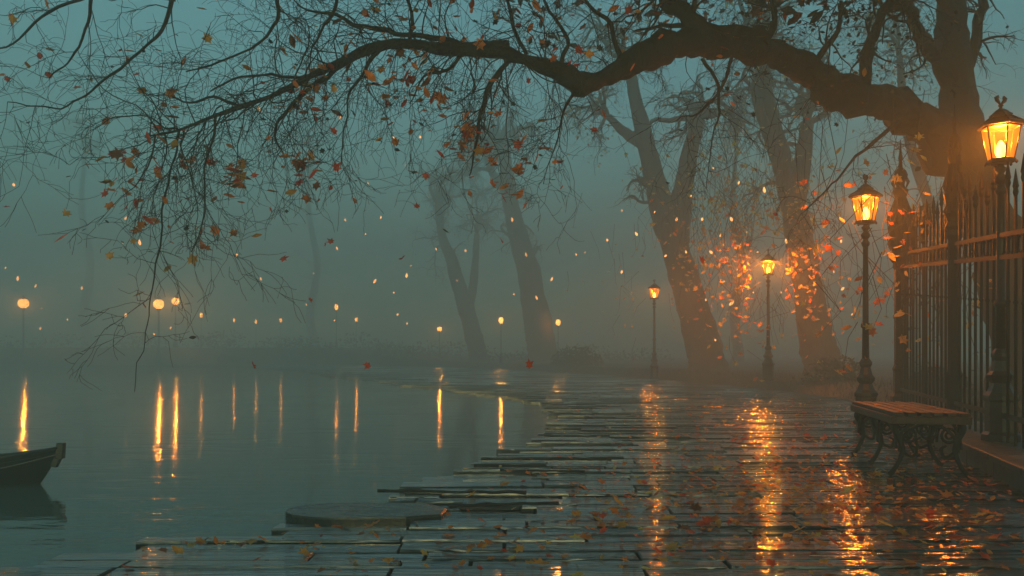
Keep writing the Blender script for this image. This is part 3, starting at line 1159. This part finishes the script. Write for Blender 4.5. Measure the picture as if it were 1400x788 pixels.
clusters = [(540, 60, 85, 50, .1), (600, 30, 55, 50, .12), (430, 125, 25, 30, .3), (150, 240, 28, 28, .5), (85, 300, 25, 28, .6), (420, 225, 24, 24, .35), (325, 230, 18, 22, .35), (720, 245, 40, 60, .12),
            (840, 50, 80, 50, .1), (930, 10, 70, 40, .1), (655, 210, 28, 50, .25), (230, 190, 40, 40, .15), (120, 70, 120, 70, .025), (380, 330, 70, 60, .06), (560, 120, 50, 40, .12), (230, 330, 60, 60, .06)]
for p, lv in tips:
    sx, sy = scr(p)
    pr = .008
    for cx_, cy_, rx, ry, dn in clusters:
        pr += dn * 1.3 * math.exp(-((sx - cx_) / rx) ** 2 - ((sy - cy_) / ry) ** 2)
    if R4.random() < pr:
        mi = R4.choices((0, 1, 2, 4), (4, 8, 2.5, 1))[0]
        lf.leaf(p + Vector((0, 0, -.04)), R4.uniform(.055, .12), R4.choice((0, 1, 1)), mi, R4)
lf.build('autumn_leaves', LEAFM, gt)
dk = MB()
for p, lv in tips:
    sx, sy = scr(p)
    dn = math.exp(-((sx - 1130) / 130) ** 2 - ((sy - 40) / 70) ** 2) * .7 + .012
    for _ in range(int(dn + R4.random())):
        dk.leaf(p + Vector((R4.gauss(0, .09), R4.gauss(0, .09), R4.gauss(0, .09))), R4.uniform(.03, .075), R4.choice((0, 1)), 5, R4)
dk.build('dark_leaves', LEAFM, gt)
cr_, ct = MB(), []  # upper crown, added mostly out of view to shade the right foreground
cw = MB()
R10 = random.Random(88)
for q0, dirs in (((5.9, 10.5, 6.6), [(-1, -.6, .5), (-.9, -1, .3), (-.4, -1, .5), (.8, -.6, .6), (.6, .6, .7), (-.7, .5, .8), (0, 0, 1)]), ((4.6, 10.0, 5.1), [(-.5, -1, .7), (-.2, -.8, 1)])):
    for d_ in dirs:
        grow(cw, ct, Vector(q0) - GB, Vector(d_), R10.uniform(4.5, 6), .11, 0, 3, -.02, R10, sides=6, kids=(5, 7), wig=.16)
cw.build('crown_branches', M['bark'], gt)
for p, lv in ct:
    for _ in range(5):
        c_ = p + Vector((R10.gauss(0, .22), R10.gauss(0, .22), R10.gauss(0, .15)))
        wz = c_ + GB
        if wz.z > 4.6 and wz.z > 1 + .36 * wz.y:
            cr_.leaf(c_, R10.uniform(.1, .2), R10.choice((0, 1)), R10.choice((5, 5, 5, 4)), R10)
for _ in range(17000):  # added unseen canopy over the viewpoint, cuts sky light on near fog and path
    x_, y_ = R10.uniform(-2.5, 11), R10.uniform(-9, 10)
    z_ = max(5.4, 1.35 + .44 * y_ + .45) + abs(R10.gauss(0, .9)) + .5 * noise.noise(Vector((x_ * .5, y_ * .5, 0)))
    if noise.noise(Vector((x_ * .8, y_ * .8, 5))) < -.35 or z_ > 9:
        continue
    cr_.leaf(Vector((x_, y_, z_)) - GB, R10.uniform(.16, .3), R10.choice((0, 1)), R10.choice((5, 5, 5, 5, 4)), R10)
cr_.build('shade_crown', LEAFM, gt)


# --- leaning trees beyond the path
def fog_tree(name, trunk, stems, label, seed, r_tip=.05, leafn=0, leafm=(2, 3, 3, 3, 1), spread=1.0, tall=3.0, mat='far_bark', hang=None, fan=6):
    rnd = random.Random(seed)
    Y0 = trunk[0][2]
    b0 = P(trunk[0][0], trunk[0][1], Y0)
    b0.z = ground_z(b0.x, Y0) - .1
    rt = empty(name, tuple(b0))
    tag(rt, label, 'tree')
    t = MB()
    q = rel(trunk, b0)
    q = [(a_[0], a_[1], a_[2], a_[3] * .8) for a_ in q]
    q[0] = (q[0][0], q[0][1], 0, q[0][3] * 1.25)
    q.insert(1, (q[0][0] * .8 + q[1][0] * .2, q[0][1], q[1][2] * .3, q[1][3] * 1.08))
    a, b = spline(q, 6)
    t.tube(a, b, 16, rough=.2)
    for k in range(0):
        an = 2 * PI * k / 6 + rnd.random()
        d = Vector((math.cos(an), math.sin(an), 0))
        r_ = q[0][3]
        aa, bb = spline([tuple(d * r_ * .5 + Vector((0, 0, r_ * 1.6))) + (r_ * .4,), tuple(d * r_ * .95 + Vector((0, 0, r_ * .7))) + (r_ * .3,), tuple(d * r_ * 1.3 + Vector((0, 0, .1))) + (r_ * .2,), tuple(d * r_ * 1.7 + Vector((0, 0, -.05))) + (r_ * .1,)], 4)
        t.tube(aa, bb, 8, rough=.25)
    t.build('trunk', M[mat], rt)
    s = MB()
    tw_ = MB()
    tp = []
    allst = [rel(x, b0) for x in stems]
    ends = [(a[-1], a[-1] - a[-3], b[-1])]
    for st_ in allst:
        aa, bb = spline(st_, 6)
        s.tube(aa, bb, 12, rough=.2)
        ends.append((aa[-1], aa[-1] - aa[-3], bb[-1]))
    for p_, d_, r_ in ends:
        for k in range(fan):
            dd = d_.normalized() + Vector((rnd.uniform(-1, 1), rnd.uniform(-.8, .8), rnd.uniform(-.2, .8)))
            grow(tw_, tp, p_, dd, rnd.uniform(.8, 1.5) * tall * .6, r_ * .55, 0, 3, .08, rnd, sides=6, kids=(4, 6))
    for src, rr_ in [(a, b)]:
        for k in range(len(src) // 2, len(src)):
            if rnd.random() < .35:
                grow(tw_, tp, src[k], Vector((rnd.uniform(-1, 1), rnd.uniform(-.6, .6), rnd.uniform(-.1, .8))), rnd.uniform(.5, 1) * tall * .5, rr_[k] * .22, 1, 3, .12, rnd, sides=5)
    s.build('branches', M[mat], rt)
    if leafn:
        l_ = MB()
        for _ in range(leafn):
            p_, lv = rnd.choice(tp)
            l_.leaf(p_ + Vector((rnd.gauss(0, .25), rnd.gauss(0, .25), rnd.gauss(0, .25))), rnd.uniform(.08, .15), rnd.choice((0, 1)), rnd.choice(leafm), rnd)
        if hang:
            hb_ = tw_
            for (px, py, rx, ry, cnt, Ya, Yb) in hang:
                for _ in range(cnt):
                    Yy = rnd.uniform(Ya, Yb)
                    qx, qy = px + rnd.gauss(0, rx), py + rnd.gauss(0, ry)
                    if any(abs(qx - lx_) < 24 and ly_ - 45 < qy < ly_ + 75 for lx_, ly_ in ((1051, 365), (893, 400), (1185, 290))):
                        continue
                    c_ = P(qx, qy, Yy) - b0
                    l_.leaf(c_, rnd.uniform(.09, .17), rnd.choice((0, 1, 1)), rnd.choice(leafm), rnd)
                    if rnd.random() < .55:
                        hb_.tube([c_, c_ + Vector((rnd.gauss(0, .12), rnd.gauss(0, .1), rnd.uniform(.2, .45))), c_ + Vector((rnd.gauss(0, .25), rnd.gauss(0, .2), rnd.uniform(.6, 1.1)))], [.003, .005, .007], 3, cap=False)
        l_.build('leaves', LEAFM, rt)
    tw_.build('twigs', M[mat], rt)
    return rt


fog_tree('leaning_tree', [(968, 522, 31.2, 0.86), (962, 470, 31.2, 0.82), (938, 390, 31.2, 0.67), (915, 315, 31.2, 0.60), (900, 265, 31.2, 0.50), (886, 205, 31.2, 0.41), (872, 150, 31.2, 0.32), (862, 100, 31.2, 0.24)],
         [[(925, 330, 31.2, 0.48), (932, 270, 31.4, 0.38), (942, 215, 31.7, 0.31), (955, 160, 31.9, 0.24)], [(884, 200, 31.2, 0.24), (855, 182, 31.0, 0.18), (832, 160, 30.7, 0.12)]],
         'large leaning trunk between the two middle street lamps, forking above head height', 31, leafn=500, tall=4,
         hang=[(960, 330, 40, 50, 80, 24, 29), (885, 385, 35, 40, 90, 27.7, 29.3), (1000, 400, 35, 35, 60, 22, 25)])
fog_tree('leaning_tree', [(1128, 534, 26.9, 0.77), (1118, 470, 26.9, 0.68), (1105, 400, 26.9, 0.58), (1092, 320, 26.9, 0.54), (1078, 250, 26.9, 0.47), (1060, 190, 26.9, 0.37), (1046, 130, 26.9, 0.30), (1040, 70, 26.9, 0.23)],
         [[(1086, 290, 26.9, 0.35), (1096, 230, 27.1, 0.28), (1104, 170, 27.4, 0.21)], [(1068, 215, 26.9, 0.26), (1045, 170, 26.7, 0.18), (1030, 120, 26.4, 0.12)]],
         'large leaning trunk right of the middle lamp, at the edge of the verge', 32, leafn=500, tall=3.6,
         hang=[(1045, 320, 40, 52, 230, 20.4, 22.9), (1060, 400, 58, 40, 190, 20.6, 22.6), (1000, 345, 50, 58, 220, 20.8, 22.6), (985, 300, 60, 60, 190, 20.6, 23), (1040, 270, 70, 40, 120, 20.6, 22.6), (1085, 380, 60, 60, 120, 20.4, 22.6), (1185, 270, 55, 45, 40, 10.8, 12.2), (1200, 380, 50, 60, 60, 10.6, 12.2)])
fog_tree('distant_tree', [(742, 500, 56.3, 1.28), (735, 440, 56.3, 1.15), (722, 370, 56.3, 0.96), (705, 310, 56.3, 0.77), (695, 260, 56.3, 0.58), (690, 200, 56.3, 0.45)],
         [[(712, 330, 56.3, 0.51), (700, 280, 56.3, 0.38), (672, 235, 56.3, 0.26)]], 'wide faint trunk in the fog right of the thin post lamp', 33, tall=6, leafn=200, leafm=(5, 4, 5, 5))
fog_tree('distant_tree', [(655, 500, 60.2, 0.90), (645, 450, 60.2, 0.77), (630, 400, 60.2, 0.64), (617, 355, 60.2, 0.54), (605, 325, 60.2, 0.38), (598, 280, 60.2, 0.31)],
         [[(640, 430, 60.2, 0.38), (648, 380, 60.2, 0.28), (652, 320, 60.2, 0.19)]], 'thin leaning trunk faint in the fog left of the thin post lamp', 34, tall=6, leafn=200, leafm=(5, 4, 5, 5))
fog_tree('background_tree', [(1300, 560, 26, .3), (1290, 420, 26, .26), (1275, 300, 26, .22), (1240, 180, 26, .18), (1230, 80, 26, .12)],
         [], 'slender trunk in the fog seen through the fence bars', 36, tall=3, leafn=500, leafm=(5, 2, 3, 5),
         hang=[(1290, 400, 35, 60, 50, 11.5, 16), (1340, 440, 30, 50, 30, 11, 14), (1280, 330, 40, 30, 30, 12, 16)])
for i, (px, Y, r_, lab) in enumerate([
                                      
                                      (430, 84, .8, 'barely visible tree across the water right of the three tiny lamps'),
                                      (120, 86, .9, 'barely visible tree on the far bank between the first two glows'),
                                      (1010, 45, .5, 'faint straight trunk far behind the middle path lamp')]):
    fog_tree('misty_tree', [(px, 492, Y * 1.25, r_), (px - 6, 430, Y * 1.25, r_ * .8), (px + 4, 360, Y * 1.25, r_ * .65), (px - 8, 290, Y * 1.25, r_ * .5), (px - 4, 210, Y * 1.25, r_ * .3)], [],
             lab, 50 + i, tall=8, leafn=500, leafm=(5, 5, 4, 5), fan=5)


# --- undergrowth and hedges in the fog
def leafy_mass(name, specs, label, cat, mat, seed, kind=None, size=(.2, .4), n=2500):
    rnd = random.Random(seed)
    m = MB()
    for _ in range(n):
        x, y, z, rx, ry, rz = rnd.choice(specs)
        while True:
            v = Vector((rnd.uniform(-1, 1), rnd.uniform(-1, 1), rnd.uniform(-.3, 1)))
            if v.length < 1:
                break
        gz = ground_z(x, y)
        m.leaf((x + v.x * rx, y + v.y * ry, gz + z + v.z * rz), rnd.uniform(*size), 1, 0, rnd)
    o = m.build(name, mat)
    if kind:
        o['kind'] = kind
    return tag(o, label, cat)


leafy_mass('undergrowth', [(X_, 64 + 3 * math.sin(X_), .0, 2.4, 2, .6 + .9 * abs(math.sin(X_ * .37))) for X_ in range(-70, 12, 2)], None, None, M['hedge'], 61, 'stuff', (.12, .3), 14000)
for i, (x, y, s_, lab) in enumerate([(7.9, 20.5, .55, 'low dark bush at the foot of the trunk right of the middle lamp'), 
                                     (7.9, 15.6, .4, 'low bush in the fog behind the bench lamp'), (3.3, 43, .9, 'dark bush near the faint bench')]):
    leafy_mass('bush', [(x, y, .1, s_ * 1.5, s_, s_)], lab, 'bush', M['hedge'], 70 + i, None, (.06, .13) if y < 25 else (.12, .25), 1100)

# grass tufts on the verge
gr = MB()
R5 = random.Random(3)
for _ in range(9000):
    y = R5.uniform(11, 34) if R5.random() < .8 else R5.uniform(3, 12)
    e = ipoly(VERGE, y)
    x = e + abs(R5.gauss(0, 1.6)) + (.1 if y > 12.9 else .95)
    z = ground_z(x, y)
    if z < -.05:
        continue
    h = R5.uniform(.05, .16)
    l = Vector((R5.gauss(0, .04), R5.gauss(0, .04), h))
    o = len(gr.v)
    wv = Vector((R5.uniform(-.01, .01), R5.uniform(-.01, .01), 0))
    gr.v += [Vector((x, y, z - .01)) - wv, Vector((x, y, z - .01)) + wv, Vector((x, y, z)) + l]
    gr.face([o, o + 1, o + 2])
tag(gr.build('grass', M['grass']), None, None, kind='stuff')

# ------------------------------------------------------------------ fallen leaves
fl = MB()
R6 = random.Random(17)


def on_path(x, y):
    return ipoly(SHORE, y) + .1 < x < min(ipoly(VERGE, y) + .2, fx(y) - .42 if y < 13 else 99)


cnt = 0
spots = [(px_, py_, sx_, sy_, n_) for px_, py_, sx_, sy_, n_ in
         ((1060, 630, 110, 45, 1200), (1150, 680, 100, 40, 700), (900, 690, 110, 30, 260), (1250, 720, 100, 30, 130), (950, 560, 90, 20, 240), (650, 730, 180, 30, 160), (240, 745, 90, 10, 60), (850, 640, 90, 50, 160), (1100, 560, 60, 15, 200), (1350, 760, 60, 25, 30), (900, 760, 250, 20, 150))]
for px_, py_, sx_, sy_, n_ in spots:
    for _ in range(int(n_ * .5)):
        px, py = R6.gauss(px_, sx_), R6.gauss(py_, sy_)
        if py < 522 or py > 830:
            continue
        y = F * CH / (py - HY)
        x = (px - 700) * y / F
        if not on_path(x, y):
            continue
        fl.leaf((x, y, .012 + R6.uniform(0, .01)), R6.uniform(.025, .065) if R6.random() < .8 else R6.uniform(.06, .095), R6.choice((0, 0, 1)), R6.choices((0, 1, 2, 3, 4), (2, 7, 5, 2, .8))[0], R6, flatness=.5)
for _ in range(420):
    y = R6.uniform(2.2, 12.8)
    x = fx(y) - .4 - abs(R6.gauss(0, .35))
    if on_path(x, y):
        fl.leaf((x, y, .012), R6.uniform(.03, .07), 0, R6.choices((0, 1, 2, 4), (2, 3, 1, 4))[0], R6, flatness=.35)
for _ in range(500):
    y = R6.uniform(-1, 30)
    x = R6.uniform(ipoly(SHORE, y), ipoly(VERGE, y))
    if on_path(x, y):
        fl.leaf((x, y, .012), R6.uniform(.03, .075), 0, R6.choices((0, 1, 2, 4), (2, 3, 1, 4))[0], R6, flatness=.3)
for u_, v_ in ((-.1, -.5), (.15, -.2), (-.2, .1), (.05, .3), (.2, .55), (-.05, -.05), (.1, .62), (-.22, -.66)):
    a_ = bn.rotation_euler.z
    fl.leaf((bn.location.x + u_ * math.cos(a_) - v_ * math.sin(a_), bn.location.y + u_ * math.sin(a_) + v_ * math.cos(a_), SZ + .022), R6.uniform(.05, .08), 0, R6.choice((0, 1, 2)), R6, flatness=.15)
tag(fl.build('fallen_leaves', LEAFM), None, None, kind='stuff')

# ------------------------------------------------------------------ leaves drifting through the air
R8 = random.Random(44)
protos = {}
for nm, mi in (('orange', 1), ('yellow', 3), ('red', 0)):
    m = MB()
    m.leaf((0, 0, 0), 1.0, 0 if nm != 'yellow' else 1, 0, R8, flatness=.2)
    me = m.build('drifting_leaf', LEAFM[mi])
    protos[nm] = me
zones = [('orange', 1035, 350, 48, 50, 20.8, 22.5, 50, 'orange leaf drifting in the lamp glow among the leaning trunks', 'orange leaves drifting in the lamp glow'),
         ('yellow', 1045, 380, 50, 50, 20.8, 22.5, 55, 'small yellow leaf drifting in the lamp glow among the leaning trunks', 'yellow leaves drifting in the lamp glow'),
         ('red', 420, 290, 210, 110, 6.2, 8.5, 26, 'red leaf falling through the fog below the arching limb', 'red leaves falling over the water'),
         ('orange', 1205, 360, 50, 80, 10.2, 12.2, 34, 'orange leaf drifting beside the fence and the lamp behind the bench', 'orange leaves drifting by the fence')]
used = set()
for col, px, py, sx, sy, Ya, Yb, n_, lab, grp in zones:
    for _ in range(n_):
        if col not in used:
            o = protos[col]
            used.add(col)
        else:
            o = protos[col].copy()
            COL.objects.link(o)
        Y = R8.uniform(Ya, Yb)
        qx, qy = max(10, R8.gauss(px, sx)), min(500, R8.gauss(py, sy))
        if any(abs(qx - lx_) < 26 and ly_ - 45 < qy < ly_ + 75 for lx_, ly_ in ((1051, 365), (893, 400), (1185, 290))):
            qx += 60
        o.location = P(qx, qy, Y)
        o.rotation_euler = (R8.uniform(0, 6.3), R8.uniform(0, 6.3), R8.uniform(0, 6.3))
        s_ = R8.uniform(.05, .1) * (1.0 if Y < 13 else 1.7)
        o.scale = (s_, s_, s_)
        tag(o, lab, 'leaf', grp)

# added glowing specks in the air, put in for leaves that catch light
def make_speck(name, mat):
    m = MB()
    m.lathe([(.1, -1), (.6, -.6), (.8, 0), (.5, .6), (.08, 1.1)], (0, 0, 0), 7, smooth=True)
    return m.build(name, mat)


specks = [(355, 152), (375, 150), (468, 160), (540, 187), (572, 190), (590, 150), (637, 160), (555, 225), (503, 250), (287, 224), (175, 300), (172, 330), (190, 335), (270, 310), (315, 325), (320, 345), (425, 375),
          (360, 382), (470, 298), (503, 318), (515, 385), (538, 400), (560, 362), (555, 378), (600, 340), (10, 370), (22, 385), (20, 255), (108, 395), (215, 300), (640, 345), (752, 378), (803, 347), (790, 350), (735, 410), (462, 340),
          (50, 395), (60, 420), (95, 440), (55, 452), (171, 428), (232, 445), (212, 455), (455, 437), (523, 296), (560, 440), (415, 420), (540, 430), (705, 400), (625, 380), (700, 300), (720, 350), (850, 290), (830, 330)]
sp0 = make_speck('glow_speck', M['speck_far'])
R9 = random.Random(9)
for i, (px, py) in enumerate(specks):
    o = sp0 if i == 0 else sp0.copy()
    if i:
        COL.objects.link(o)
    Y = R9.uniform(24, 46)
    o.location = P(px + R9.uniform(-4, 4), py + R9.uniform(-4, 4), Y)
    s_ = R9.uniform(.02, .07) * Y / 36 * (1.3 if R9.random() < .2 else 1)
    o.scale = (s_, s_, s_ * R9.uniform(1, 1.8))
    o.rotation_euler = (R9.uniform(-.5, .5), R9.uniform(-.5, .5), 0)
    tag(o, 'tiny added glowing speck hovering in the fog over the water', 'glow speck', 'added glowing specks over the water')

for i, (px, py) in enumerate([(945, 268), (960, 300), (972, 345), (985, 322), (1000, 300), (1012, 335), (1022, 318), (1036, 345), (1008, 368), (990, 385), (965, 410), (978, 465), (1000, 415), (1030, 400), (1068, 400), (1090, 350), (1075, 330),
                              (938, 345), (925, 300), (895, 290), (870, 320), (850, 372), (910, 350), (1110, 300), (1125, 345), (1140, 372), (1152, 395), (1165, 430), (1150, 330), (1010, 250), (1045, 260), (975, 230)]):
    o = sp0.copy()  # added glowing specks in place of leaves lit by the lamps
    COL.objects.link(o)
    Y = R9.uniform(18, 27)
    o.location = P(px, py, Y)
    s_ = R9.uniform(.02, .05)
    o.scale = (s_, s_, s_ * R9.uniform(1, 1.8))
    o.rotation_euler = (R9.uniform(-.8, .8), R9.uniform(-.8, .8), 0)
    tag(o, 'tiny glowing speck standing in for a lamp-lit leaf by the leaning trunks', 'glow speck', 'glowing specks standing in for lamp-lit leaves')

# ------------------------------------------------------------------ air
hz = MB()
hz.box((0, 60, 9.3), (300, 178, 23))
hz = hz.build('haze', M['water'])
hz.data.materials.clear()
hm = bpy.data.materials.new('haze')
hm.use_nodes = True
nt = hm.node_tree
nt.nodes.clear()
out = N(nt, 'ShaderNodeOutputMaterial')
pvn = N(nt, 'ShaderNodeVolumePrincipled')
pvn.inputs['Color'].default_value = (.72, .93, .89, 1)
pvn.inputs['Density'].default_value = .03
pvn.inputs['Anisotropy'].default_value = .1
nt.links.new(pvn.outputs[0], out.inputs['Volume'])
hz.data.materials.append(hm)
tag(hz, None, None, kind='stuff')

# ------------------------------------------------------------------ world, sun, camera
wd = bpy.data.worlds.new('World')
sc.world = wd
wd.use_nodes = True
nt = wd.node_tree
bg = nt.nodes['Background']
sky = N(nt, 'ShaderNodeTexSky')
sky.sky_type = 'NISHITA'
sky.sun_disc = False
sky.sun_elevation = math.radians(4)
sky.sun_rotation = math.radians(180)
sky.dust_density = 1.0
sky.ozone_density = 2.5
tint = N(nt, 'ShaderNodeMix', data_type='RGBA', blend_type='MULTIPLY')
tint.inputs[0].default_value = 1
tint.inputs[7].default_value = (.73, 1.0, .75, 1)
nt.links.new(sky.outputs[0], tint.inputs[6])
nt.links.new(tint.outputs[2], bg.inputs['Color'])
bg.inputs['Strength'].default_value = .15
su = bpy.data.lights.new('sun', 'SUN')
su.energy = .06
su.angle = math.radians(25)
su.color = (1, .93, .85)
so = bpy.data.objects.new('sun', su)
so.rotation_euler = (math.radians(86), 0, 0)
COL.objects.link(so)

cam = bpy.data.cameras.new('camera')
cam.sensor_width = 36
cam.lens = 36 * F / 1400
cam.shift_y = (HY - 394) / 1400
cam.clip_end = 1000
cam.clip_start = .05
co = bpy.data.objects.new('camera', cam)
co.location = (0, 0, CH)
co.rotation_euler = (PI / 2, 0, 0)
COL.objects.link(co)
sc.camera = co

sc.view_settings.view_transform = 'Standard'
sc.view_settings.look = 'None'
sc.view_settings.exposure = 1.72
sc.view_settings.gamma = 1
sc.render.engine = 'CYCLES'
cy_ = sc.cycles
cy_.use_denoising = True
cy_.denoiser = 'OPENIMAGEDENOISE'
cy_.max_bounces = 8
cy_.volume_bounces = 1
cy_.transparent_max_bounces = 12
cy_.diffuse_bounces = 2
cy_.glossy_bounces = 3
cy_.sample_clamp_indirect = 4
cy_.use_light_tree = True
cy_.use_adaptive_sampling = False
